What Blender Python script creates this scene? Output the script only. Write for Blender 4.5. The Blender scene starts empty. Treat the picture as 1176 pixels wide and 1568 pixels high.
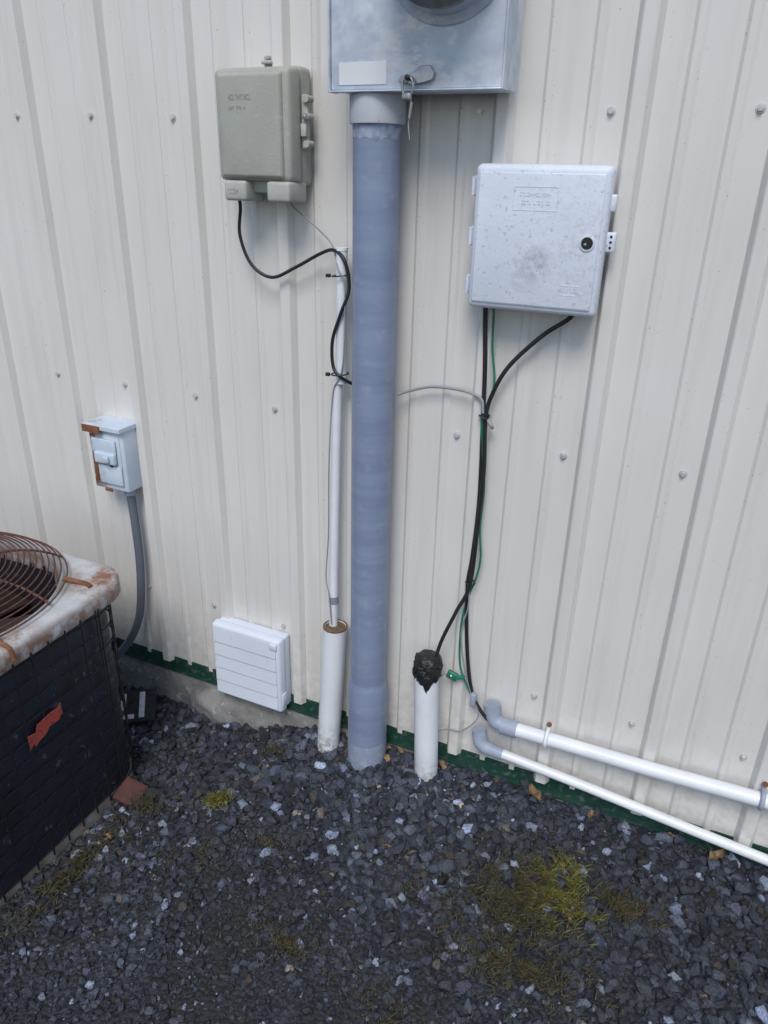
import bpy, bmesh, math, random
import numpy as np
from mathutils import Vector, Matrix, noise as mnoise
random.seed(7); rng=np.random.default_rng(11)
scene=bpy.context.scene
rad=math.radians

# ------------------------------------------------------------ materials
def new_mat(name):
    m=bpy.data.materials.new(name); m.use_nodes=True
    nt=m.node_tree; b=nt.nodes['Principled BSDF']
    return m,nt,b
def N(nt,t,**k):
    n=nt.nodes.new(t)
    for a,v in k.items():
        if a in n.inputs: n.inputs[a].default_value=v
        else: setattr(n,a,v)
    return n
def coords(nt,scale=(1,1,1)):
    tc=N(nt,'ShaderNodeTexCoord'); mp=N(nt,'ShaderNodeMapping'); mp.inputs['Scale'].default_value=scale
    nt.links.new(tc.outputs['Object'],mp.inputs[0]); return mp.outputs[0]
def noise_mask(nt,vec,scale,lo,hi,detail=4,rough=.6):
    n=N(nt,'ShaderNodeTexNoise'); n.inputs['Scale'].default_value=scale; n.inputs['Detail'].default_value=detail; n.inputs['Roughness'].default_value=rough
    nt.links.new(vec,n.inputs['Vector'])
    r=N(nt,'ShaderNodeMapRange'); r.inputs['From Min'].default_value=lo; r.inputs['From Max'].default_value=hi
    nt.links.new(n.outputs['Fac'],r.inputs['Value']); return r.outputs[0],n.outputs['Fac']
def mix(nt,fac,a,b):
    m=N(nt,'ShaderNodeMix',data_type='RGBA')
    if isinstance(fac,(int,float)): m.inputs[0].default_value=fac
    else: nt.links.new(fac,m.inputs[0])
    for i,c in ((6,a),(7,b)):
        if isinstance(c,tuple): m.inputs[i].default_value=(*c,1) if len(c)==3 else c
        else: nt.links.new(c,m.inputs[i])
    return m.outputs[2]
def mth(nt,op,a,b=None):
    n=N(nt,'ShaderNodeMath',operation=op)
    for i,x in enumerate((a,b)):
        if x is None: continue
        if isinstance(x,(int,float)): n.inputs[i].default_value=x
        else: nt.links.new(x,n.inputs[i])
    return n.outputs[0]
def near(nt,p,r0,r1):
    tc=N(nt,'ShaderNodeTexCoord'); d=N(nt,'ShaderNodeVectorMath',operation='DISTANCE'); nt.links.new(tc.outputs['Object'],d.inputs[0]); d.inputs[1].default_value=p
    r=N(nt,'ShaderNodeMapRange'); r.inputs['From Min'].default_value=r1; r.inputs['From Max'].default_value=r0; nt.links.new(d.outputs['Value'],r.inputs['Value']); return r.outputs[0]
def zramp(nt,z0,z1,to=1.0):
    tc=N(nt,'ShaderNodeTexCoord'); s=N(nt,'ShaderNodeSeparateXYZ'); nt.links.new(tc.outputs['Object'],s.inputs[0])
    r=N(nt,'ShaderNodeMapRange'); r.inputs['From Min'].default_value=z0; r.inputs['From Max'].default_value=z1; r.inputs['To Max'].default_value=to
    nt.links.new(s.outputs['Z'],r.inputs['Value']); return r.outputs[0]
def bump(nt,b,h,strength,dist):
    n=N(nt,'ShaderNodeBump'); n.inputs['Strength'].default_value=strength; n.inputs['Distance'].default_value=dist
    nt.links.new(h,n.inputs['Height']); nt.links.new(n.outputs[0],b.inputs['Normal'])
def mat(name,c1,c2=None,scale=6,lo=.35,hi=.65,rough=.5,spots=None,spscale=30,splo=.6,sphi=.7,bs=0,bd=.001,bscale=200,stretch=(1,1,1),metal=0,spec=.5,extra=None):
    m,nt,b=new_mat(name); c2=c2 or tuple(v*.8 for v in c1)
    v=coords(nt,stretch)
    f,_=noise_mask(nt,v,scale,lo,hi); col=mix(nt,f,c1,c2)
    if spots:
        v2=coords(nt); g,_=noise_mask(nt,v2,spscale,splo,sphi); col=mix(nt,g,col,spots)
    if extra: col=extra(nt,col)
    nt.links.new(col,b.inputs['Base Color']); b.inputs['Roughness'].default_value=rough; b.inputs['Metallic'].default_value=metal
    b.inputs['Specular IOR Level'].default_value=spec
    if bs:
        v3=coords(nt); _,h=noise_mask(nt,v3,bscale,0,1,3); bump(nt,b,h,bs,bd)
    return m

def siding_mat():
    m,nt,b=new_mat('painted_steel_siding')
    v=coords(nt); f,_=noise_mask(nt,v,1.3,.3,.7,3)
    col=mix(nt,f,(.70,.685,.65),(.655,.63,.585))
    v2=coords(nt,(9,9,.6)); g,_=noise_mask(nt,v2,3,.50,.95,4); col=mix(nt,g,col,(.58,.545,.49))
    h,_=noise_mask(nt,v,40,.4,.65)
    col=mix(nt,mth(nt,'MULTIPLY',zramp(nt,.34,.04,.5),h),col,(.42,.39,.34))
    sp,_=noise_mask(nt,v,170,.70,.74,2); col=mix(nt,sp,col,(.40,.36,.31))
    nt.links.new(col,b.inputs['Base Color']); b.inputs['Roughness'].default_value=.30
    v4=coords(nt,(1,1,.5)); _,hh=noise_mask(nt,v4,2.5,0,1,2); bump(nt,b,hh,.5,.02)
    return m
M={}
M['siding']=siding_mat()
M['green']=mat('green_trim',(.008,.050,.034),(.02,.06,.045),scale=25,rough=.45,spots=(.12,.12,.11),spscale=60,splo=.55,sphi=.7)
M['roof']=mat('green_roof_metal',(.01,.07,.045),(.02,.07,.05))
M['concrete']=mat('concrete',(.26,.255,.24),(.14,.137,.13),scale=12,rough=.9,spots=(.40,.39,.37),spscale=50,bs=.9,bd=.005,bscale=50)
M['pvc_gray']=mat('gray_pvc',(.20,.24,.345),(.245,.29,.395),scale=2.5,rough=.36,stretch=(2,2,14),spots=(.32,.36,.45),spscale=40,splo=.58,sphi=.85,bs=.12,bd=.002,bscale=25)
M['pvc_gray_light']=mat('gray_pvc_coupling',(.50,.52,.55),(.44,.46,.50),scale=14,rough=.5,spots=(.3,.31,.33),spscale=80,splo=.63,sphi=.7)
M['pvc_dusty']=mat('dusty_gray_pvc',(.21,.245,.33),(.27,.31,.40),scale=14,rough=.7,spots=(.40,.43,.50),spscale=60,splo=.5,sphi=.75)
def dirtbase(nt,col):
    v=coords(nt); h,_=noise_mask(nt,v,70,.42,.62); h2,_=noise_mask(nt,v,9,.50,.75)
    col=mix(nt,mth(nt,'MULTIPLY',h2,.25),col,(.55,.53,.49))
    return mix(nt,mth(nt,'MULTIPLY',zramp(nt,.07,-.02,.85),h),col,(.22,.20,.17))
M['pvc_white']=mat('white_pvc',(.79,.81,.83),(.73,.75,.77),scale=10,rough=.3,spots=(.60,.56,.50),spscale=90,splo=.68,sphi=.76,extra=dirtbase)
M['pvc_fitting']=mat('gray_fitting',(.34,.38,.46),(.28,.32,.39),scale=20,rough=.5)
def galv_extra(nt,col):
    v=coords(nt,(1,1,2.2)); g,_=noise_mask(nt,v,13,.50,.58,6,.7); n=near(nt,(-.53,-.116,1.60),.03,.14)
    return mix(nt,mth(nt,'MULTIPLY',g,n),col,(.78,.78,.77))
M['galv']=mat('galvanized_steel',(.62,.68,.76),(.49,.55,.64),scale=26,lo=.35,hi=.65,rough=.4,metal=.10,spots=(.76,.80,.85),spscale=9,splo=.5,sphi=.62,bs=.15,bd=.001,bscale=40,extra=galv_extra)
M['taupe']=mat('taupe_plastic',(.40,.405,.355),(.345,.35,.30),scale=10,rough=.52,bs=.5,bd=.0012,bscale=260,spots=(.46,.46,.42),spscale=70,splo=.62,sphi=.72)
M['taupe2']=mat('taupe_plastic_tab',(.47,.47,.43),(.38,.38,.33),scale=20,rough=.6,bs=.3,bd=.001,bscale=260)
def stain(nt,col):
    v=coords(nt); h,_=noise_mask(nt,v,90,.36,.58); n=near(nt,(-.322,-.081,1.262),.014,.036)
    col=mix(nt,mth(nt,'MULTIPLY',mth(nt,'MULTIPLY',h,n),.75),col,(.36,.38,.40))
    h2,_=noise_mask(nt,v,55,.48,.60); n2=near(nt,(-.345,-.081,1.250),.010,.055)
    col=mix(nt,mth(nt,'MULTIPLY',mth(nt,'MULTIPLY',h2,n2),.5),col,(.45,.46,.48))
    h3,_=noise_mask(nt,v,120,.50,.60); n3=near(nt,(-.235,-.081,1.30),.03,.15)
    return mix(nt,mth(nt,'MULTIPLY',mth(nt,'MULTIPLY',h3,n3),.4),col,(.50,.52,.55))
M['wbox']=mat('weathered_white_plastic',(.70,.745,.82),(.63,.675,.745),scale=7,rough=.46,spots=(.48,.51,.55),spscale=130,splo=.60,sphi=.68,bs=.5,bd=.001,bscale=180,extra=stain)
M['vent']=mat('white_vinyl',(.71,.765,.84),(.65,.70,.775),scale=6,rough=.4,spots=(.55,.55,.54),spscale=60,splo=.66,sphi=.78)
M['black']=mat('black_cable',(.012,.012,.013),(.022,.022,.024),scale=30,rough=.45)
M['rubber']=mat('black_tape',(.010,.010,.011),(.022,.022,.023),scale=30,rough=.5,bs=.6,bd=.004,bscale=60)
M['gcable']=mat('gray_cable',(.30,.31,.33),(.24,.25,.27),rough=.5)
M['green_wire']=mat('green_wire',(.01,.20,.12),(.02,.15,.09),rough=.4)
M['steel']=mat('zinc_steel',(.45,.45,.46),(.30,.30,.31),scale=60,rough=.35,metal=.8)
M['rust']=mat('rust',(.15,.055,.022),(.25,.11,.05),scale=60,rough=.85,bs=.4,bd=.001)
M['rust_wire']=mat('rusty_wire',(.09,.035,.026),(.15,.065,.045),scale=60,rough=.8)
M['acwire']=mat('black_wire_guard',(.006,.007,.010),(.012,.012,.015),rough=.5)
M['acdark']=mat('dark_interior',(.02,.017,.015),(.012,.01,.01),rough=.8)
M['fan']=mat('rusty_fan_blade',(.06,.032,.024),(.03,.02,.016),scale=20,rough=.8)
M['acpan']=mat('base_pan',(.34,.31,.27),(.22,.18,.15),scale=30,rough=.7,spots=(.16,.07,.03),spscale=12)
M['label']=mat('faded_red_label',(.42,.065,.045),(.34,.06,.045),scale=20,rough=.6,spots=(.16,.045,.035),spscale=120,splo=.56,sphi=.58)
M['terracotta']=mat('terracotta',(.12,.042,.036),(.075,.033,.03),scale=40,rough=.85,bs=.5,bd=.002)
M['shingle_b']=mat('shingle_black',(.012,.012,.012),(.03,.03,.03),scale=90,rough=.9)
M['shingle_w']=mat('shingle_white',(.60,.60,.59),(.45,.45,.45),scale=90,rough=.8)
M['leaf']=mat('dead_leaf',(.15,.09,.045),(.25,.17,.09),scale=60,rough=.7)
M['sticker']=mat('paper_sticker',(.74,.75,.76),(.68,.69,.70),rough=.6)
def disc_rust(nt,col):
    v=coords(nt); h,_=noise_mask(nt,v,28,.42,.56)
    a=near(nt,(-1.466,-.07,.775),.015,.055); c=near(nt,(-1.466,-.07,.64),.01,.06)
    return mix(nt,mth(nt,'MULTIPLY',mth(nt,'MAXIMUM',a,c),h),col,(.20,.075,.03))
M['disc']=mat('gray_painted_steel',(.58,.65,.73),(.50,.57,.64),scale=10,rough=.45,spots=(.30,.16,.08),spscale=30,splo=.68,sphi=.74,extra=disc_rust)
M['black_hole']=mat('lock_recess',(.01,.01,.01),(.015,.015,.015))
M['screw']=mat('painted_screw',(.60,.60,.60),(.46,.46,.46),scale=60,rough=.3,metal=.2)
m,nt,b=new_mat('glass'); b.inputs['Base Color'].default_value=(.8,.85,.88,1); b.inputs['Roughness'].default_value=.05; b.inputs['Transmission Weight'].default_value=.9; M['glass']=m
m,nt,b=new_mat('condenser_fins'); v=coords(nt)
w=N(nt,'ShaderNodeTexWave',wave_type='BANDS',bands_direction='DIAGONAL'); w.inputs['Scale'].default_value=90; nt.links.new(v,w.inputs[0])
c=mix(nt,w.outputs['Fac'],(.008,.010,.016),(.040,.048,.070)); f,_=noise_mask(nt,v,8,.4,.7); c=mix(nt,f,c,(.018,.018,.022))
g,_=noise_mask(nt,v,45,.62,.68); c=mix(nt,g,c,(.10,.11,.13))
nt.links.new(c,b.inputs['Base Color']); b.inputs['Roughness'].default_value=.5; M['fins']=m
def cap_rust(nt,col):
    v=coords(nt); h,_=noise_mask(nt,v,16,.38,.54,6,.7)
    a=near(nt,(-1.235,-.31,.50),.03,.12); c=near(nt,(-1.22,-.60,.50),.01,.10)
    col=mix(nt,mth(nt,'MULTIPLY',mth(nt,'MAXIMUM',a,c),h),col,(.24,.115,.06))
    h2,_=noise_mask(nt,v,30,.36,.58); return mix(nt,mth(nt,'MULTIPLY',mth(nt,'MULTIPLY',zramp(nt,.501,.478),h2),.9),col,(.23,.12,.07))
M['accap']=mat('rusting_cap_paint',(.56,.58,.595),(.44,.445,.44),scale=14,rough=.42,spots=(.28,.17,.11),spscale=9,splo=.58,sphi=.68,bs=.2,bd=.001,bscale=90,extra=cap_rust)
m,nt,b=new_mat('gravel_stone'); a=N(nt,'ShaderNodeAttribute',attribute_name='Col'); v=coords(nt)
f,h=noise_mask(nt,v,240,.3,.7,3)
mm=N(nt,'ShaderNodeMix',data_type='RGBA',blend_type='MULTIPLY'); mm.inputs[0].default_value=1
nt.links.new(a.outputs['Color'],mm.inputs[6]); nt.links.new(mix(nt,f,(.5,.5,.5),(1.5,1.5,1.5)),mm.inputs[7])
nt.links.new(mm.outputs[2],b.inputs['Base Color']); b.inputs['Roughness'].default_value=.65; bump(nt,b,h,.9,.004); M['stone']=m
m,nt,b=new_mat('plant'); a=N(nt,'ShaderNodeAttribute',attribute_name='Col'); nt.links.new(a.outputs['Color'],b.inputs['Base Color']); b.inputs['Roughness'].default_value=.7; M['plant']=m
m,nt,b=new_mat('gravelly_soil'); v=coords(nt)
vo=N(nt,'ShaderNodeTexVoronoi'); vo.inputs['Scale'].default_value=95; nt.links.new(v,vo.inputs['Vector'])
hs=N(nt,'ShaderNodeSeparateColor'); nt.links.new(vo.outputs['Color'],hs.inputs[0])
c=mix(nt,hs.outputs[0],(.014,.016,.022),(.060,.068,.088)); f,_=noise_mask(nt,v,4,.35,.6); c=mix(nt,f,c,(.026,.026,.028))
nt.links.new(c,b.inputs['Base Color']); b.inputs['Roughness'].default_value=.9
bump(nt,b,mth(nt,'SUBTRACT',1.0,vo.outputs['Distance']),.8,.012); M['soil']=m

# ------------------------------------------------------------ mesh helpers
def link(o,parent=None):
    bpy.context.collection.objects.link(o)
    if parent: o.parent=parent
    return o
def empty(name,loc=(0,0,0)):
    o=bpy.data.objects.new(name,None); o.empty_display_size=.05; link(o); return o
def finish(name,bm,material,parent=None,angle=35):
    me=bpy.data.meshes.new(name); bmesh.ops.recalc_face_normals(bm,faces=bm.faces); bm.to_mesh(me); bm.free()
    for p in me.polygons: p.use_smooth=True
    try: me.set_sharp_from_angle(angle=rad(angle))
    except Exception: pass
    for mt in (material if isinstance(material,(list,tuple)) else [material]): me.materials.append(mt)
    return link(bpy.data.objects.new(name,me),parent)
def box(name,x0,x1,y0,y1,z0,z1,material,parent=None,bev=.003,seg=2,inset=0,rot=None,taper=None):
    bm=bmesh.new(); bmesh.ops.create_cube(bm,size=1)
    for v in bm.verts:
        front=v.co.y<0
        ix=inset if front else 0
        v.co=Vector(((x0+ix if v.co.x<0 else x1-ix),(y0 if front else y1),(z0+ix if v.co.z<0 else z1-ix)))
    if rot:
        c=Vector(((x0+x1)/2,(y0+y1)/2,(z0+z1)/2)); bmesh.ops.rotate(bm,verts=bm.verts,cent=c,matrix=rot)
    if bev: bmesh.ops.bevel(bm,geom=bm.edges[:],offset=bev,segments=seg,profile=.5,affect='EDGES')
    return finish(name,bm,material,parent,50)
def catmull(pts,k=8):
    P=[Vector(p) for p in pts]
    if len(P)<3: return P
    P=[P[0]*2-P[1]]+P+[P[-1]*2-P[-2]]; out=[]
    for i in range(1,len(P)-2):
        for j in range(k):
            t=j/k; a,b_,c_,d=P[i-1],P[i],P[i+1],P[i+2]
            out.append(.5*((2*b_)+(c_-a)*t+(2*a-5*b_+4*c_-d)*t*t+(3*b_-a-3*c_+d)*t**3))
    out.append(P[-2]); return out
def tube_bm(bm,pts,r,n=10,smooth=True,closed=False,cap=True):
    P=catmull(pts) if smooth else [Vector(p) for p in pts]
    if not hasattr(r,'__len__'): r=[r]*len(P)
    T=[]
    for i in range(len(P)):
        if closed: t=P[(i+1)%len(P)]-P[i-1]
        else: t=P[min(i+1,len(P)-1)]-P[max(i-1,0)]
        T.append(t.normalized() if t.length>0 else Vector((0,0,1)))
    up=Vector((0,0,1)) if abs(T[0].z)<.9 else Vector((1,0,0)); nrm=T[0].cross(up).normalized(); rings=[]
    for i,p in enumerate(P):
        nrm=(nrm-T[i]*nrm.dot(T[i])).normalized(); bn=T[i].cross(nrm)
        rings.append([bm.verts.new(p+(nrm*math.cos(2*math.pi*k/n)+bn*math.sin(2*math.pi*k/n))*r[i]) for k in range(n)])
    m_=len(rings)
    for i in range(m_ if closed else m_-1):
        a,b_=rings[i],rings[(i+1)%m_]
        for k in range(n): bm.faces.new((a[k],a[(k+1)%n],b_[(k+1)%n],b_[k]))
    if cap and not closed:
        bm.faces.new(rings[0][::-1]); bm.faces.new(rings[-1])
def tube(name,pts,r,material,parent=None,n=12,smooth=True):
    bm=bmesh.new(); tube_bm(bm,pts,r,n,smooth); return finish(name,bm,material,parent,50)
def lathe(name,prof,material,parent=None,n=48,base=(0,0,0),top=None,axis='Z',angle=35):
    bm=bmesh.new(); rings=[]
    for r,h in prof:
        ring=[]
        for k in range(n):
            a=2*math.pi*k/n
            if axis=='Z':
                if top is not None:
                    off=(Vector(top)-Vector(base)); p=Vector(base)+Vector((off.x*(h/off.z),off.y*(h/off.z),h))+Vector((r*math.cos(a),r*math.sin(a),0))
                else: p=Vector(base)+Vector((r*math.cos(a),r*math.sin(a),h))
            else: p=Vector(base)+Vector((r*math.cos(a),-h,r*math.sin(a)))
            ring.append(bm.verts.new(p))
        rings.append(ring)
    for a_,b_ in zip(rings,rings[1:]):
        for k in range(n): bm.faces.new((a_[k],a_[(k+1)%n],b_[(k+1)%n],b_[k]))
    for ring in (rings[0],rings[-1]):
        if (ring[0].co-ring[n//2].co).length>1e-5: bm.faces.new(ring)
    return finish(name,bm,material,parent,angle)
def poly_plate(name,pts2d,y0,y1,material,parent=None,bev=.001):
    bm=bmesh.new(); f=bm.faces.new([bm.verts.new((x,y0,z)) for x,z in pts2d])
    e=bmesh.ops.extrude_face_region(bm,geom=[f]); 
    for v in e['geom']:
        if isinstance(v,bmesh.types.BMVert): v.co.y=y1
    if bev: bmesh.ops.bevel(bm,geom=bm.edges[:],offset=bev,segments=1,affect='EDGES')
    return finish(name,bm,material,parent)

# ------------------------------------------------------------ terrain height
XS=[-2.2,-1.5,-1.26,-1.02,-.84,-.6,-.4]; ZS=[-.13,-.125,-.115,-.085,-.035,-.015,0]
def gh(x,y):
    b_=np.interp(x,XS,ZS); w=np.clip(1-(-y-.2)/6,.0,1)
    return b_*np.where(y>-.2,1,w)+.006*np.sin(x*7+1)*np.sin(y*9)+.004*np.sin(x*17+y*13)
def build_ground():
    fine=np.arange(-3,3.001,.05); far=np.array([4,5,7,10,15,25,40,70,120])
    ax=np.concatenate([-far[::-1],fine,far]); X,Y=np.meshgrid(ax,ax); Zg=gh(X,Y)
    n=len(ax); v=np.stack([X.ravel(),Y.ravel(),Zg.ravel()],1)
    idx=np.arange(n*n).reshape(n,n); f=np.stack([idx[:-1,:-1].ravel(),idx[:-1,1:].ravel(),idx[1:,1:].ravel(),idx[1:,:-1].ravel()],1)
    me=bpy.data.meshes.new('ground'); me.from_pydata(v.tolist(),[],f.tolist()); me.materials.append(M['soil'])
    for p in me.polygons: p.use_smooth=True
    link(bpy.data.objects.new('ground',me))
build_ground()

def tri_mesh(name,V,F,C,material):
    me=bpy.data.meshes.new(name); me.vertices.add(len(V)); me.vertices.foreach_set('co',V.astype(np.float32).ravel())
    me.loops.add(len(F)*3); me.loops.foreach_set('vertex_index',F.astype(np.int32).ravel())
    me.polygons.add(len(F)); me.polygons.foreach_set('loop_start',(np.arange(len(F))*3).astype(np.int32))
    me.polygons.foreach_set('loop_total',np.full(len(F),3,dtype=np.int32))
    me.update(calc_edges=True); me.validate()
    at=me.color_attributes.new('Col','FLOAT_COLOR','POINT'); C4=np.concatenate([C,np.ones((len(C),1))],1)
    at.data.foreach_set('color',C4.astype(np.float32).ravel())
    me.polygons.foreach_set('use_smooth',np.zeros(len(F),dtype=bool))
    me.materials.append(material); return link(bpy.data.objects.new(name,me))
def hull_variant(npts):
    bm=bmesh.new()
    for _ in range(npts):
        p=Vector((random.gauss(0,1),random.gauss(0,1),random.gauss(0,1))).normalized(); p=p*random.uniform(.85,1.08)
        bm.verts.new(p)
    r=bmesh.ops.convex_hull(bm,input=bm.verts[:]); 
    bmesh.ops.delete(bm,geom=[g for g in r['geom_interior'] if isinstance(g,bmesh.types.BMVert)],context='VERTS')
    bmesh.ops.triangulate(bm,faces=bm.faces[:]); bm.verts.index_update(); bm.verts.ensure_lookup_table()
    V=np.array([v.co[:] for v in bm.verts]); F=np.array([[v.index for v in f.verts] for f in bm.faces]); bm.free(); return V,F
def patch(x,y,s,o):
    return np.array([mnoise.noise(Vector((a*s+o,b_*s,o))) for a,b_ in zip(x,y)])
def build_gravel():
    big=[hull_variant(random.choice([14,16,20])) for _ in range(16)]; small=[hull_variant(9) for _ in range(8)]
    VV=[];FF=[];CC=[];off=0
    def scatter(n,variants,rlo,rhi,x0,x1,y0,y1,kind,ymax=None):
        nonlocal off
        x=rng.uniform(x0,x1,n); y=rng.uniform(y0,y1,n); pn=patch(x,y,2.2,3.1)
        r=rlo+(rhi-rlo)*rng.random(n)**1.6
        if kind=='big':
            nr=np.clip((y+.75)/.5,0,1)
            keep=rng.random(n)<(.50+.5*nr+.3*(pn>0)); r=r*(.55+.45*nr+.22*np.clip(pn,0,1))
        else: keep=np.ones(n,bool)
        if kind=='outer': keep=~((x>-1.7)&(x<.9)&(y>-1.2))
        keep&=~((x<-1.22)&(x>-1.85)&(y>-.87)&(y<-.29))
        x,y,r,pn=x[keep],y[keep],r[keep],pn[keep]; n=len(x)
        z=gh(x,y)+r*rng.uniform(-.2,.6,n)
        ang=rng.uniform(0,2*math.pi,(n,3)); sc=np.stack([rng.uniform(.85,1.35,n),rng.uniform(.7,1.0,n),rng.uniform(.55,.95,n)],1)
        g=rng.lognormal(math.log(.037),.45,n); light=rng.random(n)<(.025+.09*np.clip(patch(x,y,5,9.7)*3,0,1)); g[light]=rng.uniform(.11,.32,light.sum())
        g*=np.where(pn>.15,1.2,.95)*(1+.8*np.exp(-((x+.5)**2/.12+(y+.12)**2/.012)))
        tint=np.stack([np.full(n,.84),np.full(n,.98),rng.uniform(1.16,1.42,n)],1); warm=rng.random(n)<.05; tint[warm]=(1.15,.98,.8)
        col=g[:,None]*tint
        vi=rng.integers(0,len(variants),n)
        for k,(V,F) in enumerate(variants):
            s=np.where(vi==k)[0]
            if not len(s): continue
            P=V[None]*sc[s][:,None,:]*r[s][:,None,None]
            tx=(ang[s,1]-math.pi)*.30
            cy,sy=np.cos(tx)[:,None],np.sin(tx)[:,None]
            X_,Y_,Z_=P[...,0],P[...,1],P[...,2]
            Y2=Y_*cy-Z_*sy; Z2=Y_*sy+Z_*cy
            cz,sz=np.cos(ang[s,0:1]),np.sin(ang[s,0:1]); X3=X_*cz-Y2*sz; Y3=X_*sz+Y2*cz
            W_=np.stack([X3+x[s][:,None],np.minimum(Y3+y[s][:,None],-.002),Z2+z[s][:,None]],-1)
            m_=len(V); VV.append(W_.reshape(-1,3)); FF.append((F[None]+(np.arange(len(s))*m_)[:,None,None]).reshape(-1,3)+off)
            CC.append(np.repeat(col[s],m_,0)); off+=m_*len(s)
    scatter(13000,big,.009,.0195,-1.7,.9,-1.2,-.004,'big')
    scatter(20000,small,.003,.0078,-1.5,.6,-1.15,-.004,'small')
    scatter(5000,small,.010,.018,-2.6,1.9,-2.2,-.004,'outer')
    tri_mesh('gravel',np.concatenate(VV),np.concatenate(FF),np.concatenate(CC),M['stone'])
build_gravel()

# ------------------------------------------------------------ building
bld=empty('metal_building')
PIT=.229; RC=.035
def siding_profile(x0,x1):
    pts=[]; k=math.floor((x0-RC)/PIT)
    while RC+k*PIT<x1:
        c=RC+k*PIT
        pts+=[(c-.021,0),(c-.0125,-.0165),(c-.010,-.018),(c+.010,-.018),(c+.0125,-.0165),(c+.021,0)]
        for o in (.0763,.1527): pts+=[(c+o-.011,0),(c+o-.005,-.0042),(c+o+.005,-.0042),(c+o+.011,0)]
        k+=1
    return pts
def build_siding():
    pr=siding_profile(-8,8); zs=[.045,.6,1.2,1.8,2.4,3.6]; bm=bmesh.new(); rows=[]
    for z in zs: rows.append([bm.verts.new((x,y,z)) for x,y in pr])
    for a,b_ in zip(rows,rows[1:]):
        for i in range(len(pr)-1): bm.faces.new((a[i],a[i+1],b_[i+1],b_[i]))
    finish('front_siding',bm,M['siding'],bld,18)
build_siding()
box('base_trim',-8,8,-.003,.02,.010,.056,M['green'],bld,bev=0)
box('base_trim_drip',-8,8,-.012,-.0035,.008,.012,M['green'],bld,bev=0)
box('foundation',-8,8,-.006,.25,-.5,.007,M['concrete'],bld,bev=.004)
box('wall_interior',-7.9,7.9,.06,.1,.02,3.55,M['siding'],bld,bev=0)
box('left_wall',-8.05,-8,.0,9,.02,3.6,M['siding'],bld,bev=0)
box('right_wall',8,8.05,.0,9,.02,3.6,M['siding'],bld,bev=0)
box('back_wall',-8,8,9,9.05,.02,3.6,M['siding'],bld,bev=0)
bm=bmesh.new()
vs=[bm.verts.new(p) for p in [(-8.2,-.12,3.6),(8.2,-.12,3.6),(8.2,4.5,4.5),(-8.2,4.5,4.5),(-8.2,9.2,3.6),(8.2,9.2,3.6)]]
bm.faces.new((vs[0],vs[1],vs[2],vs[3])); bm.faces.new((vs[3],vs[2],vs[5],vs[4])); finish('roof',bm,M['roof'],bld)
def build_screws():
    bm=bmesh.new()
    for k in range(-20,21):
        for z in (.279,.891,1.504,2.117,2.73,3.34):
            x=-.010+k*PIT+random.uniform(-.004,.004); zz=z+random.uniform(-.005,.005)
            for r,h0,h1 in ((.0080,0,.0018),(.0050,.0018,.007)):
                n=12 if r>.006 else 6
                a=[bm.verts.new((x+r*math.cos(2*math.pi*i/n),-h0,zz+r*math.sin(2*math.pi*i/n))) for i in range(n)]
                c=[bm.verts.new((x+r*.9*math.cos(2*math.pi*i/n),-h1,zz+r*.9*math.sin(2*math.pi*i/n))) for i in range(n)]
                for i in range(n): bm.faces.new((a[i],a[(i+1)%n],c[(i+1)%n],c[i]))
                bm.faces.new(c)
    finish('siding_screws',bm,M['screw'],bld,30)
build_screws()
bm=bmesh.new(); bmesh.ops.create_icosphere(bm,subdivisions=4,radius=1)
for v in bm.verts:
    d=mnoise.noise(v.co*2.3)*.15; v.co=Vector((v.co.x*.17-1.10,v.co.y*(.045+d*.1)-.006,v.co.z*(.075)*(1+d)-.075))
finish('footing_lump',bm,M['concrete'],bld,60)

# ------------------------------------------------------------ meter box
mb=empty('electric_meter_box')
box('enclosure',-.711,-.398,-.116,-.02,1.533,2.06,M['galv'],mb,bev=.003)
box('cover_lip',-.714,-.395,-.121,-.100,1.530,1.5325,M['galv'],mb,bev=.0008)
box('cover_edge_left',-.7145,-.7115,-.121,-.09,1.530,2.06,M['galv'],mb,bev=.0008)
box('cover_edge_right',-.3975,-.3945,-.121,-.09,1.530,2.06,M['galv'],mb,bev=.0008)
lathe('socket_collar',[(.112,0),(.110,.004),(.098,.010),(.094,.030),(.088,.034),(.086,.02)],M['galv'],mb,axis='Y',base=(-.50,-.116,1.732))
lathe('socket_ring',[(.088,.028),(.094,.034),(.094,.044),(.088,.047),(.083,.044)],M['steel'],mb,axis='Y',base=(-.50,-.116,1.732))
lathe('meter_base',[(.082,.02),(.082,.03),(.001,.03)],M['vent'],mb,axis='Y',base=(-.50,-.116,1.732))
lathe('meter_glass',[(.081,.032),(.079,.11),(.07,.125),(.03,.13),(.001,.13)],M['glass'],mb,axis='Y',base=(-.50,-.116,1.732))
lathe('meter_dial',[(.062,.032),(.062,.09),(.001,.092)],M['sticker'],mb,axis='Y',base=(-.50,-.116,1.732))
box('sticker',-.694,-.603,-.1172,-.1162,1.541,1.575,M['sticker'],mb,bev=0)
poly_plate('seal_hasp',[(-.578,1.543),(-.572,1.552),(-.55,1.556),(-.535,1.566),(-.52,1.566),(-.512,1.555),(-.515,1.545),(-.53,1.541),(-.55,1.538)],-.126,-.119,M['steel'],mb)
lathe('hasp_pin',[(.004,0),(.0042,.014),(.001,.016)],M['black_hole'],mb,n=12,axis='Y',base=(-.556,-.124,1.548))
seal=[(-.556+.010*math.cos(t),-.133,1.535+.014*math.sin(t)) for t in np.linspace(0,2*math.pi,17)]
tube('padlock_shackle',seal[:-1]+[seal[0]],.0022,M['steel'],mb,n=8)
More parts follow.
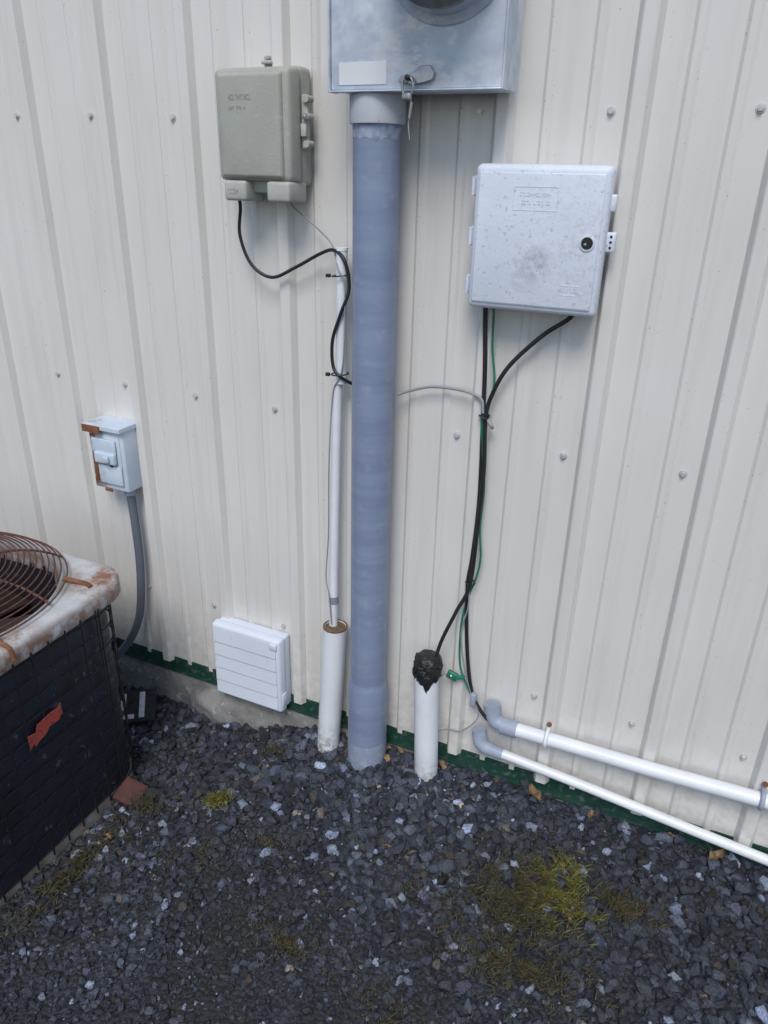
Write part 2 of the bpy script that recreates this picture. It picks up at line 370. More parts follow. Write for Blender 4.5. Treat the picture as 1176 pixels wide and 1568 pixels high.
box('padlock_body',-.565,-.548,-.139,-.129,1.513,1.526,M['steel'],mb,bev=.003)
tube('seal_wire',[(-.55,-.132,1.515),(-.548,-.132,1.50),(-.553,-.132,1.48),(-.550,-.132,1.455)],.0011,M['steel'],mb,n=6)
tube('seal_tag',[(-.548,-.133,1.512),(-.551,-.133,1.488)],.0026,M['steel'],mb,n=8,smooth=False)

# ------------------------------------------------------------ large conduit
gc=empty('large_gray_conduit'); cy=-.064
lathe('pipe',[(.0445,-.10),(.0445,1.50)],M['pvc_gray'],gc,base=(-.643,cy,0),n=64)
lathe('coupling',[(.046,1.482),(.0505,1.4825),(.0510,1.486),(.0510,1.528),(.0495,1.5325)],M['pvc_gray_light'],gc,base=(-.643,cy,0),n=64)
bm=bmesh.new(); n=64; ra=[];rb=[]
for k in range(n):
    a=2*math.pi*k/n; d=.012*(.5+.5*mnoise.noise(Vector((math.cos(a)*3,math.sin(a)*3,1))))+ .010*max(0,mnoise.noise(Vector((math.cos(a)*9,math.sin(a)*9,4))))
    ra.append(bm.verts.new((-.643+.0450*math.cos(a),cy+.0450*math.sin(a),1.466-d))); rb.append(bm.verts.new((-.643+.0456*math.cos(a),cy+.0456*math.sin(a),1.482)))
for k in range(n): bm.faces.new((ra[k],ra[(k+1)%n],rb[(k+1)%n],rb[k]))
finish('primer_stain',bm,mat('primer_stain',(.17,.21,.32),(.36,.40,.48),scale=60,rough=.5),gc)
lathe('bell_end',[(.0446,.245),(.0470,.232),(.0498,.215),(.0505,.205),(.0505,.06)],M['pvc_gray'],gc,base=(-.643,cy,0),n=64,angle=60)
lathe('bell_base',[(.0505,.0598),(.0507,.055),(.0507,-.08)],M['pvc_dusty'],gc,base=(-.643,cy,0),n=64)

# ------------------------------------------------------------ taupe telecom box
tb=empty('telephone_interface_box')
box('back_body',-.984,-.812,-.050,-.004,1.374,1.583,M['taupe'],tb,bev=.010,seg=3)
box('lid',-.986,-.808,-.090,-.0515,1.378,1.581,M['taupe'],tb,bev=.009,seg=3,inset=.006)
box('lid_face',-.970,-.826,-.099,-.089,1.386,1.570,M['taupe'],tb,bev=.004,seg=3,inset=.005)
for i,(a,c) in enumerate(((-.968,-.912),(-.868,-.812))):
    box('cable_port_%d'%(i+1),a,c,-.098,-.03,1.343,1.384,M['taupe2'],tb,bev=.006,seg=3,inset=.002)
box('bottom_bridge',-.925,-.86,-.07,-.03,1.36,1.384,M['taupe'],tb,bev=.004)
box('mount_tab',-.915,-.890,-.012,-.004,1.575,1.606,M['taupe2'],tb,bev=.003)
box('mount_tab_lip',-.914,-.891,-.024,-.0122,1.590,1.596,M['taupe2'],tb,bev=.002)
lathe('mount_screw',[(.005,0),(.004,.004),(.001,.005)],M['steel'],tb,n=12,axis='Y',base=(-.903,-.0125,1.600))
box('latch_plate',-.8115,-.797,-.050,-.040,1.440,1.535,M['taupe2'],tb,bev=.003)
for i,z in enumerate((1.527,1.497,1.450)):
    tube('latch_lug_%d'%(i+1),[(-.798,-.056,z),(-.798,-.034,z)],.0065,M['taupe2'],tb,n=14,smooth=False)
box('latch_bar',-.808,-.796,-.060,-.0505,1.462,1.485,M['taupe2'],tb,bev=.002)
lathe('latch_screw',[(.0055,0),(.005,.005),(.001,.006)],M['steel'],tb,n=12,axis='Y',base=(-.797,-.0605,1.497))
def strokes(name,x0,x1,z,h,y,n,material,parent,depth=.0012):
    bm=bmesh.new(); x=x0; w=(x1-x0)/n
    for i in range(n):
        if random.random()<.12: x+=w; continue
        for (a,c,e,g) in random.choice([((0,.15,0,1),(0,.8,0,.15),(0,.8,.85,1)),((0,.15,0,1),(.6,.75,0,1),(0,.75,.45,.58)),((.3,.45,0,1),(0,.75,.85,1)),((0,.15,0,1),(0,.7,0,.15)),((0,.15,0,1),(.6,.75,0,1),(0,.7,.85,1),(0,.7,0,.15))]):
            r=bmesh.ops.create_cube(bm,size=1)
            for v in r['verts']: v.co=Vector((x+w*(a if v.co.x<0 else c)*.9,y-(depth if v.co.y<0 else 0),z+h*(e if v.co.z<0 else g)))
        x+=w
    return finish(name,bm,material,parent)
strokes('embossed_text_1',-.942,-.885,1.523,.009,-.0992,11,M['taupe'],tb,.0006)
strokes('embossed_text_2',-.942,-.900,1.506,.006,-.0992,10,M['taupe'],tb,.0006)
strokes('port_text',-.957,-.93,1.358,.009,-.0965,4,M['taupe2'],tb,.0025)

# ------------------------------------------------------------ white interface box
wb=empty('white_utility_box')
box('back_body',-.440,-.212,-.048,-.0185,1.182,1.418,M['wbox'],wb,bev=.006,seg=3)
box('lid',-.447,-.207,-.078,-.0485,1.174,1.423,M['wbox'],wb,bev=.010,seg=4,inset=.003)
box('lid_top_step',-.438,-.216,-.081,-.077,1.186,1.411,M['wbox'],wb,bev=.003,seg=2,inset=.002)
bm=bmesh.new()
for a in ((-.372,-.293,1.3855,1.387),(-.372,-.293,1.348,1.3495),(-.372,-.3705,1.3495,1.3855),(-.2945,-.293,1.3495,1.3855),(-.273,-.240,1.2275,1.2285),(-.273,-.240,1.211,1.212),(-.273,-.272,1.212,1.2275),(-.241,-.240,1.212,1.2275)):
    r=bmesh.ops.create_cube(bm,size=1)
    for v in r['verts']: v.co=Vector((a[0] if v.co.x<0 else a[1],-.0815 if v.co.y<0 else -.0808,a[2] if v.co.z<0 else a[3]))
finish('embossed_frames',bm,M['wbox'],wb)
strokes('embossed_text_1',-.360,-.305,1.371,.006,-.0811,13,M['wbox'],wb,.0005)
strokes('embossed_text_2',-.360,-.305,1.358,.006,-.0811,13,M['wbox'],wb,.0005)
strokes('embossed_text_3',-.270,-.244,1.217,.006,-.0811,6,M['wbox'],wb,.0005)
lathe('lock_surround',[(.0135,0),(.0130,.002),(.0105,.0025),(.0095,-.006)],M['wbox'],wb,n=32,axis='Y',base=(-.236,-.0808,1.300))
lathe('lock_recess',[(.0098,.0008),(.001,.0009)],M['black_hole'],wb,n=32,axis='Y',base=(-.236,-.0815,1.300))
lathe('lock_pin',[(.003,0),(.0025,.002),(.001,.0025)],M['steel'],wb,n=12,axis='Y',base=(-.239,-.0822,1.2980))
for i,z in enumerate((1.385,1.300,1.215)):
    box('hinge_%d'%(i+1),-.456,-.4405,-.052,-.036,z-.017,z+.017,M['wbox'],wb,bev=.003)
    tube('hinge_knuckle_%d'%(i+1),[(-.455,-.052,z-.015),(-.455,-.052,z+.015)],.004,M['wbox'],wb,n=10,smooth=False)
box('latch_tab_1',-.2115,-.200,-.060,-.045,1.350,1.378,M['wbox'],wb,bev=.003)
box('latch_tab_2',-.2115,-.193,-.056,-.042,1.285,1.318,M['wbox'],wb,bev=.003)
for i,z in enumerate((1.293,1.302,1.311)): lathe('latch_hole_%d'%(i+1),[(.0024,.0),(.001,.0003)],M['black_hole'],wb,n=10,axis='Y',base=(-.201,-.0563,z))

# ------------------------------------------------------------ disconnect
db=empty('rusty_disconnect_box')
box('enclosure',-1.466,-1.350,-.068,-.004,.612,.788,M['disc'],db,bev=.004)
poly_plate('rain_cap',[(-1.470,.781),(-1.346,.781),(-1.346,.793),(-1.470,.793)],-.082,-.001,M['disc'],db)
box('cap_rust_edge',-1.4705,-1.41,-.0832,-.0822,.772,.792,M['rust'],db,bev=.0003)
box('front_recess',-1.458,-1.362,-.0705,-.0682,.628,.768,M['disc'],db,bev=.0006)
box('recess_rust',-1.4575,-1.441,-.0716,-.0706,.632,.765,M['rust'],db,bev=.0003)
box('cover_upper',-1.452,-1.372,-.077,-.0717,.716,.757,M['disc'],db,bev=.004)
box('cover_middle',-1.440,-1.372,-.086,-.0717,.690,.722,M['disc'],db,bev=.005,seg=3)
box('cover_lower',-1.440,-1.362,-.075,-.0707,.630,.684,M['disc'],db,bev=.003)
box('pull_handle',-1.404,-1.386,-.094,-.0862,.698,.716,M['disc'],db,bev=.003)
lathe('hasp_hole',[(.006,0),(.001,.0005)],M['black_hole'],db,n=14,axis='Y',base=(-1.392,-.0765,.687))
box('bottom_tab',-1.43,-1.405,-.072,-.0686,.606,.616,M['rust'],db,bev=.001)
lathe('conduit_hub',[(.016,0),(.016,.02),(.014,.022)],M['pvc_fitting'],db,n=24,base=(-1.382,-.032,.590))
tube('flexible_conduit',[(-1.382,-.032,.60),(-1.379,-.032,.50),(-1.380,-.032,.38),(-1.395,-.032,.25),(-1.418,-.034,.165),(-1.455,-.05,.09),(-1.50,-.09,.04),(-1.58,-.22,.02)],.0115,mat('gray_flex_conduit',(.15,.17,.20),(.11,.125,.15)),db,n=14)

# ------------------------------------------------------------ vent
vb=empty('louvered_vent_cover')
box('back_frame',-1.122,-.908,-.030,-.003,.034,.262,M['vent'],vb,bev=.005,seg=3)
box('hood',-1.128,-.905,-.060,-.0305,.028,.268,M['vent'],vb,bev=.008,seg=3,inset=.003)
for i in range(5):
    z0=.040+i*.0425
    bm=bmesh.new()
    P=[(-1.118,-.0605,z0),(-.918,-.0605,z0),(-.918,-.0640,z0+.002),(-1.118,-.0640,z0+.002),(-1.118,-.0607,z0+.041),(-.918,-.0607,z0+.041)]
    vs=[bm.verts.new(p) for p in P]
    bm.faces.new((vs[0],vs[1],vs[2],vs[3])); bm.faces.new((vs[3],vs[2],vs[5],vs[4])); bm.faces.new((vs[0],vs[3],vs[4])); bm.faces.new((vs[1],vs[5],vs[2]))
    finish('louver_%d'%(i+1),bm,M['vent'],vb)
box('corner_catch',-.936,-.914,-.066,-.0605,.238,.258,M['vent'],vb,bev=.003)
box('side_clip',-.9075,-.9045,-.054,-.034,.05,.09,M['vent'],vb,bev=.001)

# ------------------------------------------------------------ small riser and sleeves
def hollow(name,r,t,z0,z1,base,top,material,parent=None):
    return lathe(name,[(r,z0),(r,z1-.001),(r-.001,z1),(r-t,z1),(r-t-.0005,z1-.001),(r-t-.0005,z1-.25)],material,parent,base=base,top=top,n=40)
sr=empty('white_conduit_riser')
tube('upper_conduit',[(-.7265,-.044,1.262),(-.729,-.042,.985)],.0118,M['pvc_white'],sr,n=20,smooth=False)
tube('lower_conduit',[(-.739,-.040,.985),(-.748,-.040,.64),(-.752,-.046,.30)],.0108,M['pvc_white'],sr,n=20)
tube('cap_lip',[(-.7265,-.044,1.258),(-.7265,-.044,1.264)],.0128,M['pvc_white'],sr,n=20,smooth=False)
tube('conduit_coupling',[(-.7505,-.043,.425),(-.7505,-.044,.445)],.0125,M['gcable'],sr,n=18,smooth=False)
ls=empty('white_sleeve_pipe')
hollow('pipe',.0305,.004,-.12,.362,(-.764,-.052,0),(-.742,-.052,.362),M['pvc_white'],ls)
lathe('rusty_rim',[(.0262,.30),(.0266,.3625),(.0312,.3632),(.0312,.360)],mat('brown_rim',(.10,.06,.035),(.20,.13,.07),scale=60,rough=.8),ls,base=(-.764,-.052,0),top=(-.742,-.052,.362),n=40)
rs=empty('taped_riser_pipe')
lathe('pipe',[(.030,-.10),(.030,.31)],M['pvc_white'],rs,base=(-.475,-.062,0),top=(-.489,-.062,.31),n=40)
bm=bmesh.new(); bmesh.ops.create_icosphere(bm,subdivisions=5,radius=1)
for v in bm.verts:
    p=v.co.copy(); d=mnoise.noise(p*2.2)*.14+abs(mnoise.noise(Vector((p.x*3,p.y*3,p.z*11))))*.16
    ex=(abs(p.x)**2+abs(p.y)**2)**.5; q=1/max(.3,(ex**4+abs(p.z)**4)**(1/4))
    an=math.atan2(p.y,p.x); sag=0
    if p.z<-.25 and ex>.35:      # ragged hanging tails of tape along the lower edge
        sag=.024*math.exp(-((an+1.15)/.28)**2)+.010*max(0,mnoise.noise(Vector((math.cos(an)*4,math.sin(an)*4,3))))
        sag*=min(1,(-p.z-.25)/.3)
    v.co=Vector((p.x*q*.0325*(1+d)-.487,p.y*q*.0325*(1+d)-.062,p.z*q*.036*(1+d*.6)+.325-sag))
finish('black_tape_wrap',bm,M['rubber'],rs,40)

# ------------------------------------------------------------ cables
tube('black_telephone_cable',[(-.962,-.055,1.36),(-.965,-.045,1.33),(-.972,-.042,1.275),(-.948,-.040,1.217),(-.900,-.036,1.193),(-.842,-.034,1.217),(-.779,-.036,1.249),(-.741,-.050,1.258),(-.712,-.060,1.240),(-.704,-.056,1.187),(-.722,-.061,1.133),(-.742,-.058,1.077),(-.742,-.055,1.022),(-.722,-.058,1.002),(-.70,-.03,.98)],.0036,M['black'],n=10)
tube('gray_telephone_wire',[(-.846,-.05,1.36),(-.844,-.035,1.337),(-.799,-.028,1.302),(-.754,-.034,1.266),(-.727,-.060,1.223),(-.712,-.060,1.19),(-.716,-.057,1.05),(-.726,-.056,1.0),(-.745,-.052,.96),(-.757,-.050,.80),(-.760,-.050,.62),(-.768,-.050,.50),(-.755,-.059,.45),(-.748,-.061,.37)],.0016,M['gcable'],n=8)
for i,(z,x) in enumerate(((1.210,-.727),(1.006,-.730))):
    o=tube('cable_tie' if i==0 else 'cable_tie.001',[(x+.019*math.cos(a),-.047+.017*math.sin(a),z+.002*math.cos(a)) for a in np.linspace(0,2*math.pi,15)],.0015,M['black'],n=6)
    box('tie_head',x-.026,x-.017,-.066,-.058,z-.0035,z+.0035,M['black'],o,bev=.001)
tube('gray_cross_cable',[(-.60,-.035,.975),(-.57,-.026,.986),(-.528,-.022,.998),(-.470,-.022,1.000),(-.435,-.024,.995),(-.415,-.028,.986),(-.410,-.03,.96)],.0030,M['gcable'],n=8)
tube('black_utility_cable',[(-.423,-.030,1.19),(-.422,-.024,1.14),(-.416,-.022,1.055),(-.412,-.022,.961),(-.405,-.022,.772),(-.410,-.022,.627),(-.415,-.025,.545),(-.405,-.022,.384),(-.383,-.022,.258),(-.343,-.028,.202),(-.318,-.036,.205)],.0046,M['black'],n=10)
tube('black_utility_cable.001',[(-.250,-.04,1.19),(-.259,-.030,1.165),(-.307,-.028,1.127),(-.364,-.028,1.064),(-.392,-.028,1.008),(-.404,-.028,.951),(-.398,-.030,.837),(-.401,-.031,.70),(-.407,-.034,.560),(-.431,-.044,.488),(-.458,-.055,.408),(-.470,-.060,.350)],.0044,M['black'],n=10)
tube('green_ground_wire',[(-.410,-.03,1.19),(-.407,-.022,1.165),(-.404,-.022,1.095),(-.394,-.022,1.018),(-.410,-.026,.95),(-.408,-.024,.891),(-.396,-.024,.80),(-.398,-.022,.70),(-.391,-.022,.63),(-.396,-.022,.58),(-.415,-.022,.506),(-.424,-.022,.433),(-.418,-.022,.325),(-.388,-.022,.255)],.0024,M['green_wire'],n=8)
tube('thin_gray_wire',[(-.410,-.030,.56),(-.408,-.030,.50),(-.421,-.025,.42),(-.408,-.024,.33),(-.384,-.026,.255),(-.36,-.03,.20),(-.40,-.024,.135),(-.44,-.024,.125),(-.47,-.03,.10),(-.468,-.03,.03)],.0015,M['gcable'],n=6)
for i,(x,z) in enumerate(((-.408,.953),(-.409,.560),)):
    tube('cable_clip'+('' if i==0 else '.%03d'%i),[(x+.010*math.cos(a),-.026+.010*math.sin(a),z+.002*math.sin(2*a)) for a in np.linspace(0,2*math.pi,13)],.0022,M['black'],n=6)
tube('clip_screw_mount',[(-.400,-.026,.948),(-.394,-.034,.944),(-.388,-.034,.936),(-.390,-.022,.930)],.0038,M['gcable'],n=8)
gt=empty('green_ground_clamp')
box('clamp_body',-.446,-.418,-.040,-.030,.290,.312,M['green_wire'],gt,bev=.003,rot=Matrix.Rotation(.3,3,'Y'))
tube('clamp_ear',[(-.42,-.036,.30),(-.402,-.036,.306)],.005,M['green_wire'],gt,n=8,smooth=False)
lathe('clamp_screw',[(.004,0),(.001,.003)],M['steel'],gt,n=10,axis='Y',base=(-.434,-.0405,.302))
box('cable_connector',-.384,-.370,-.036,-.02,.225,.262,M['pvc_fitting'],gt,bev=.003)

# ------------------------------------------------------------ low horizontal conduits
def elbow(name,pts,r,parent): return tube(name,pts,r,M['pvc_fitting'],parent,n=20)
hc=empty('upper_horizontal_conduit')
tube('conduit',[(-.285,-.037,.200),(.05,-.037,.204),(.6,-.037,.224),(1.6,-.037,.25),(3.4,-.037,.25)],.0165,M['pvc_white'],hc,n=24,smooth=False)
elbow('elbow_hub',[(-.300,-.037,.200),(-.262,-.037,.200)],.0205,hc)
elbow('elbow_bend',[(-.325,-.030,.236),(-.322,-.034,.216),(-.312,-.036,.205),(-.292,-.037,.200)],.0175,hc)
elbow('elbow_top_hub',[(-.326,-.030,.225),(-.330,-.027,.246)],.0205,hc)
for i,x in enumerate((-.19,.268,.9)):
    z=.2+ (x+.285)*.024
    tube('strap_%d'%(i+1),[(x,-.004,z+.036),(x,-.020,z+.024),(x,-.045,z+.0185),(x,-.0565,z+.002),(x,-.050,z-.014),(x,-.030,z-.022),(x,-.008,z-.024)],.0050,M['pvc_fitting'] if i else M['pvc_white'],hc,n=8)
    lathe('strap_screw_%d'%(i+1),[(.006,0),(.006,.005),(.001,.006)],M['rust'],hc,n=8,axis='Y',base=(x,-.026,z+.034))
hd=empty('lower_horizontal_conduit')
tube('conduit',[(-.310,-.036,.116),(-.081,-.036,.096),(.142,-.036,.072),(.33,-.036,.053),(.9,-.045,.035),(3.4,-.05,.03)],.0118,M['pvc_white'],hd,n=20,smooth=False)
elbow('elbow_hub',[(-.330,-.036,.117),(-.290,-.036,.114)],.0155,hd)
elbow('elbow_body',[(-.352,-.032,.150),(-.350,-.036,.132),(-.335,-.036,.119),(-.318,-.036,.117)],.0165,hd)
elbow('elbow_top_hub',[(-.350,-.030,.135),(-.356,-.027,.160)],.0185,hd)

# ------------------------------------------------------------ air conditioner
ac=empty('air_conditioner_unit'); AX0,AX1,AY0,AY1=-1.868,-1.213,-.875,-.285
def rrect(x0,x1,y0,y1,r,k=8):
    P=[]
    for cx,cy_,a0 in ((x1-r,y1-r,0),(x0+r,y1-r,90),(x0+r,y0+r,180),(x1-r,y0+r,270)):
        for i in range(k+1):
            a=rad(a0+90*i/k); P.append((cx+r*math.cos(a),cy_+r*math.sin(a)))
    return P
def prism(name,loop,z0,z1,material,parent,cap=True):
    bm=bmesh.new(); a=[bm.verts.new((x,y,z0)) for x,y in loop]; b_=[bm.verts.new((x,y,z1)) for x,y in loop]; n=len(loop)
    for i in range(n): bm.faces.new((a[i],a[(i+1)%n],b_[(i+1)%n],b_[i]))
    if cap: bm.faces.new(a); bm.faces.new(b_)
    return finish(name,bm,material,parent)
prism('coil',rrect(AX0,AX1,AY0,AY1,.085),-.085,.46,M['fins'],ac,cap=False)
prism('base_pan',rrect(AX0-.008,AX1+.008,AY0-.008,AY1+.008,.091),-.115,-.074,M['acpan'],ac)
prism('inner_floor',rrect(AX0+.02,AX1-.02,AY0+.02,AY1-.02,.06),-.05,.10,M['acdark'],ac)
bm=bmesh.new(); loop=rrect(AX0-.009,AX1+.009,AY0-.009,AY1+.009,.093,k=6)
for i in range(12):
    z=-.065+i*.046; tube_bm(bm,[(x,y,z) for x,y in loop],.0024,6,False,True)
L=[Vector((x,y,0)) for x,y in loop]; L.append(L[0]); acc=0; nxt=0
for a,b_ in zip(L,L[1:]):
    d=(b_-a).length
    while nxt<=acc+d:
        p=a+(b_-a)*((nxt-acc)/d) if d>0 else a; c=Vector(((AX0+AX1)/2,(AY0+AY1)/2,0)); o=(p-c).normalized()*.003
        tube_bm(bm,[(p.x+o.x,p.y+o.y,-.085),(p.x+o.x,p.y+o.y,.462)],.0024,6,False); nxt+=.046
    acc+=d
finish('wire_guard',bm,M['acwire'],ac,60)
HC=Vector((-1.534,-.545,0)); HR=.288
def cap_mesh():
    bm=bmesh.new(); n=128
    def outer(a,grow,z):
        x0,x1,y0,y1=AX0-.012-grow,AX1+.012+grow,AY0-.012-grow,AY1+.045+grow; r=.085
        cx,cy_=(x0+x1)/2,(y0+y1)/2; hx,hy=(x1-x0)/2,(y1-y0)/2; dx,dy=math.cos(a),math.sin(a)
        lo,hi=0,1.5
        for _ in range(28):
            m_=(lo+hi)/2; px,py=abs(dx*m_),abs(dy*m_); qx,qy=px-(hx-r),py-(hy-r)
            sd=math.hypot(max(qx,0),max(qy,0))+min(max(qx,qy),0)-r
            if sd<0: lo=m_
            else: hi=m_
        return (cx+dx*lo,cy_+dy*lo,z)
    rings=[]
    A=[2*math.pi*i/n for i in range(n)]
    rings.append([outer(a,-.002,.452) for a in A]); rings.append([outer(a,0,.456) for a in A]); rings.append([outer(a,0,.488) for a in A])
    rings.append([outer(a,-.003,.496) for a in A]); rings.append([outer(a,-.010,.500) for a in A]); rings.append([outer(a,-.020,.501) for a in A])
    for r,z in ((HR+.006,.502),(HR+.004,.508),(HR,.510),(HR-.004,.506),(HR-.006,.44),(HR-.006,.36)):
        rings.append([(HC.x+r*math.cos(a),HC.y+r*math.sin(a),z) for a in A])
    R=[[bm.verts.new(p) for p in r] for r in rings]
    for a,b_ in zip(R,R[1:]):
        for i in range(n): bm.faces.new((a[i],a[(i+1)%n],b_[(i+1)%n],b_[i]))
    finish('cap',bm,M['accap'],ac,50)
cap_mesh()
bm=bmesh.new()
GR=.302
def gz(t): return .513+.055*(1-max(0,(t-.45)/.55)**2.4)
for i in range(20):
    r=.064+i*.01250; tube_bm(bm,[(HC.x+r*math.cos(a),HC.y+r*math.sin(a),gz(r/GR)+.0012*math.sin(3*a+i)) for a in np.linspace(0,2*math.pi,97)[:-1]],.0019,6,False,True)
for k in range(8):
    a=2*math.pi*k/8+.30
    tube_bm(bm,[(HC.x+GR*t*math.cos(a),HC.y+GR*t*math.sin(a),gz(t)-.003) for t in (.1,.3,.5,.65,.8,.92,1.0)],.0030,6)
finish('fan_guard',bm,M['rust_wire'],ac,60)
lathe('guard_hub',[(.001,.577),(.062,.573),(.064,.565),(.059,.561)],M['rust'],ac,base=(HC.x,HC.y,0),n=32)
lathe('fan_motor',[(.07,.30),(.07,.43),(.06,.44),(.001,.442)],M['fan'],ac,base=(HC.x,HC.y,0),n=32)
for k in range(4):
    bm=bmesh.new(); a=k*math.pi/2+.4; g=[]
    for i in range(7):
        r=.06+.20*i/6; row=[]
        for j in range(5):
            an=a+(j-2)*.16*(1+.3*i/6); row.append(bm.verts.new((HC.x+r*math.cos(an),HC.y+r*math.sin(an),.38+(j-2)*.016)))
        g.append(row)
    for p,q in zip(g,g[1:]):
        for j in range(4): bm.faces.new((p[j],p[j+1],q[j+1],q[j]))
    finish('fan_blade_%d'%(k+1),bm,M['fan'],ac,80)
tube('guard_clip',[(-1.300,-.365,.516),(-1.272,-.350,.507),(-1.250,-.345,.504),(-1.232,-.350,.5035)],.006,M['rust'],ac,n=8)
tube('guard_clip_2',[(-1.250,-.60,.514),(-1.225,-.605,.505),(-1.203,-.605,.497),(-1.196,-.605,.472)],.005,M['rust'],ac,n=8)
bm=bmesh.new()
lab=[(-.612,.238),(-.600,.246),(-.598,.236),(-.588,.243),(-.565,.249),(-.555,.259),(-.530,.259),(-.516,.268),(-.516,.298),(-.525,.290),(-.545,.292),(-.585,.285),(-.590,.270),(-.612,.274)]
f=bm.faces.new([bm.verts.new((-1.198+.0006*math.sin(i*2.2),y,z)) for i,(y,z) in enumerate(lab)])
r=bmesh.ops.extrude_face_region(bm,geom=[f]); bmesh.ops.translate(bm,verts=[v for v in r['geom'] if isinstance(v,bmesh.types.BMVert)],vec=(-.0012,0,0))
finish('warning_label',bm,M['label'],ac)

# ------------------------------------------------------------ debris
box('terracotta_shard',-1.205,-1.140,-.415,-.350,-.090,-.075,M['terracotta'],None,bev=.003,rot=Matrix.Rotation(.35,3,'Y')@Matrix.Rotation(.15,3,'Z')@Matrix.Rotation(.2,3,'X'))
sh=empty('roof_shingle_scrap')
MM=Matrix.Translation((-1.375,-.125,-.062))@Matrix.Rotation(.6,4,'Z')@Matrix.Rotation(.5,4,'X')
def shp(name,x0,x1,y0,y1,z0,z1,mt):
    o=box(name,x0,x1,y0,y1,z0,z1,mt,sh,bev=.0005); o.data.transform(MM)
shp('shingle',-.060,.055,-.050,.050,0,.004,M['shingle_b'])
shp('shingle_stripe_1',-.045,-.005,-.040,-.026,.0045,.0055,M['shingle_w'])
shp('shingle_stripe_2',-.045,-.030,-.025,.040,.0045,.0055,M['shingle_w'])
shp('shingle_stripe_3',.008,.024,-.038,.042,.0045,.0055,M['shingle_w'])
def leaves():
    bm=bmesh.new()
    spots=[(-.20,-.035,.024),(.216,-.035,.024),(-.062,-.035,.014),(-.431,-.045,.018),(-.44,-.03,.014),(-.579,-.07,.014),(-.60,-.035,.014),(.35,-.04,.018),(-1.35,-.11,.014),(-.56,-.03,.012),(.12,-.022,.010),(-1.12,-.52,.012)]
    for _ in range(16): spots.append((random.uniform(-1.3,.5),-random.random()**2*.9-.02,random.uniform(.005,.009)))
    for x,y,s in spots:
        z=float(gh(np.array(x),np.array(y)))+.018; M4=Matrix.Translation((x,y,z))@Matrix.Rotation(random.uniform(0,6.28),4,'Z')@Matrix.Rotation(random.uniform(-.5,.5),4,'X')
        rows=[]
        for i in range(9):
            t=i/8; w=math.sin(math.pi*min(1,t*.92+.04))**.8*.55*s*random.uniform(.6,1.3)
            rows.append([bm.verts.new(M4@Vector(((t-.5)*2*s,k*w,.35*s*abs(k)+.22*s*math.sin(t*7)))) for k in(-1,0,1)])
        for a,b_ in zip(rows,rows[1:]):
            for k in range(2): bm.faces.new((a[k],a[k+1],b_[k+1],b_[k]))
    finish('dead_leaves',bm,M['leaf'],None,80)
leaves()
def tufts(name,spots,c1,c2,thr=-.12):
    V=[];F=[];C=[]
    for x0,y0,rx,ry,n,hgt in spots:
        for _ in range(n):
            a=random.uniform(0,6.28); q=abs(random.gauss(0,.6)); x=x0+rx*q*math.cos(a); y=min(y0+ry*q*math.sin(a),-.01)
            if mnoise.noise(Vector((x*28,y*28,2)))<thr: continue
            z=float(gh(np.array(x),np.array(y)))+random.uniform(.002,.016); h=hgt*random.uniform(.3,1); th=random.uniform(0,6.28); ln=random.uniform(.3,1.4)*h; w=random.uniform(.0005,.0012)
            dx,dy=math.cos(th),math.sin(th); i=len(V)
            V+= [(x-dy*w,y+dx*w,z),(x+dy*w,y-dx*w,z),(x+dx*ln*.5,y+dy*ln*.5,z+h*.6),(x+dx*ln,y+dy*ln,z+h*.75)]
            F+= [(i,i+1,i+2),(i+1,i+3,i+2)]; t=random.random(); c=[c1[k]*(1-t)+c2[k]*t for k in range(3)]; C+=[c]*4
    return tri_mesh(name,np.array(V),np.array(F),np.array(C),M['plant'])
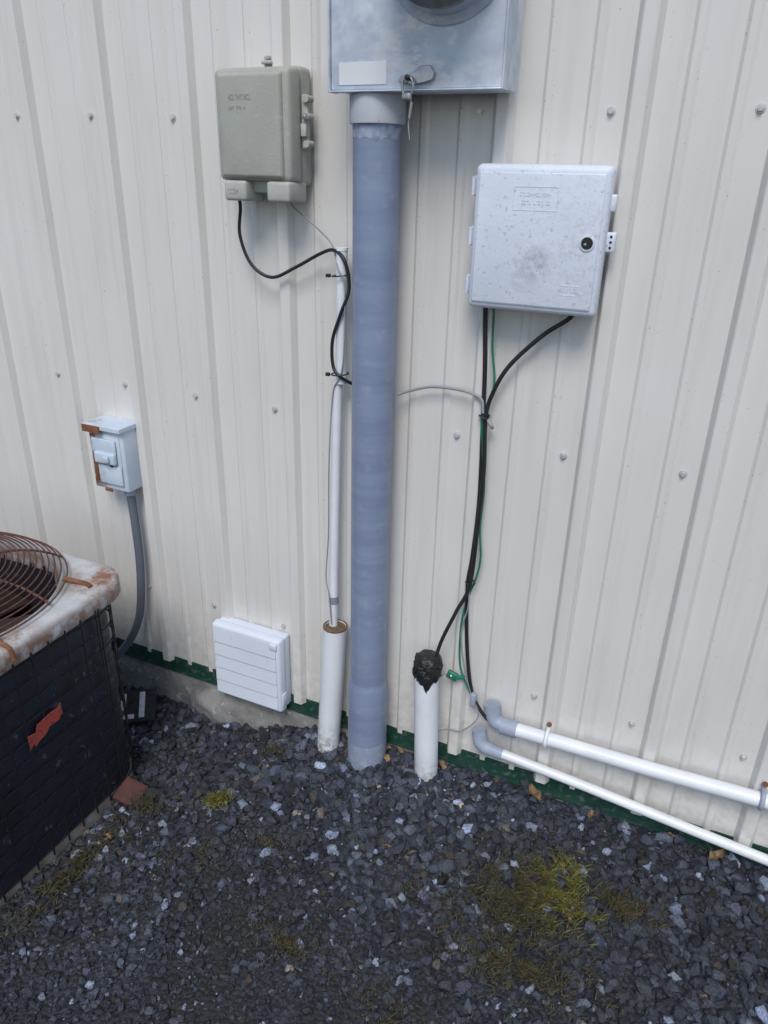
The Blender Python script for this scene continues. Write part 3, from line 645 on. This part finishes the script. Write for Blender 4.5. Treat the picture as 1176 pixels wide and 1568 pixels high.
tufts('moss_patch',[(-.094,-.276,.048,.080,4200,.024),(-.022,-.326,.025,.035,800,.02),(-.10,-.235,.03,.03,500,.014),(-.938,-.328,.03,.03,900,.018)],(.11,.105,.025),(.24,.225,.055))
tufts('dry_grass',[(-1.13,-.62,.05,.25,1900,.022),(-1.1,-.40,.08,.05,500,.02),(-.15,-.32,.13,.12,4600,.024),(-.72,-.42,.12,.05,500,.012),(-.55,-.62,.18,.06,1200,.014),(-.35,-.40,.1,.04,700,.012),(-.12,-.47,.18,.08,3000,.018),(.05,-.25,.08,.05,1500,.018),(-.86,-.5,.1,.06,500,.012),(-.9,-.13,.09,.05,500,.014),(-.30,-.66,.12,.06,900,.014)],(.115,.085,.05),(.075,.078,.03))

# ------------------------------------------------------------ camera
c=bpy.data.cameras.new('camera'); cam=bpy.data.objects.new('camera',c); link(cam)
right=Vector((.91068,.41247,.02264)); up=Vector((-.18977,.36919,.90976)); back=Vector((.36692,-.83280,.41452))
R3=Matrix((right,up,back)).transposed()
cam.matrix_world=Matrix.Translation((0,-1.45,1.40))@R3.to_4x4()
c.sensor_fit='VERTICAL'; c.sensor_height=24; c.lens=24*1135/1568; c.clip_start=.02; c.clip_end=500
scene.camera=cam

# ------------------------------------------------------------ light
EL,AZ=52,168
w=bpy.data.worlds.new('World'); scene.world=w; w.use_nodes=True; nt=w.node_tree; bg=nt.nodes['Background']
sk=nt.nodes.new('ShaderNodeTexSky'); sk.sky_type='NISHITA'; sk.sun_disc=False; sk.sun_elevation=rad(EL); sk.sun_rotation=rad(AZ)
nt.links.new(sk.outputs[0],bg.inputs[0]); bg.inputs[1].default_value=.15
sd=Vector((math.sin(rad(AZ))*math.cos(rad(EL)),math.cos(rad(AZ))*math.cos(rad(EL)),math.sin(rad(EL))))
sl=bpy.data.lights.new('sun','SUN'); sl.energy=2.05; sl.angle=rad(24); sl.color=(1,.975,.95)
so=bpy.data.objects.new('sun',sl); so.rotation_euler=(-sd).to_track_quat('-Z','Y').to_euler(); so.location=(2,-4,6); link(so)
scene.view_settings.view_transform='Standard'; scene.view_settings.look='None'; scene.view_settings.exposure=0
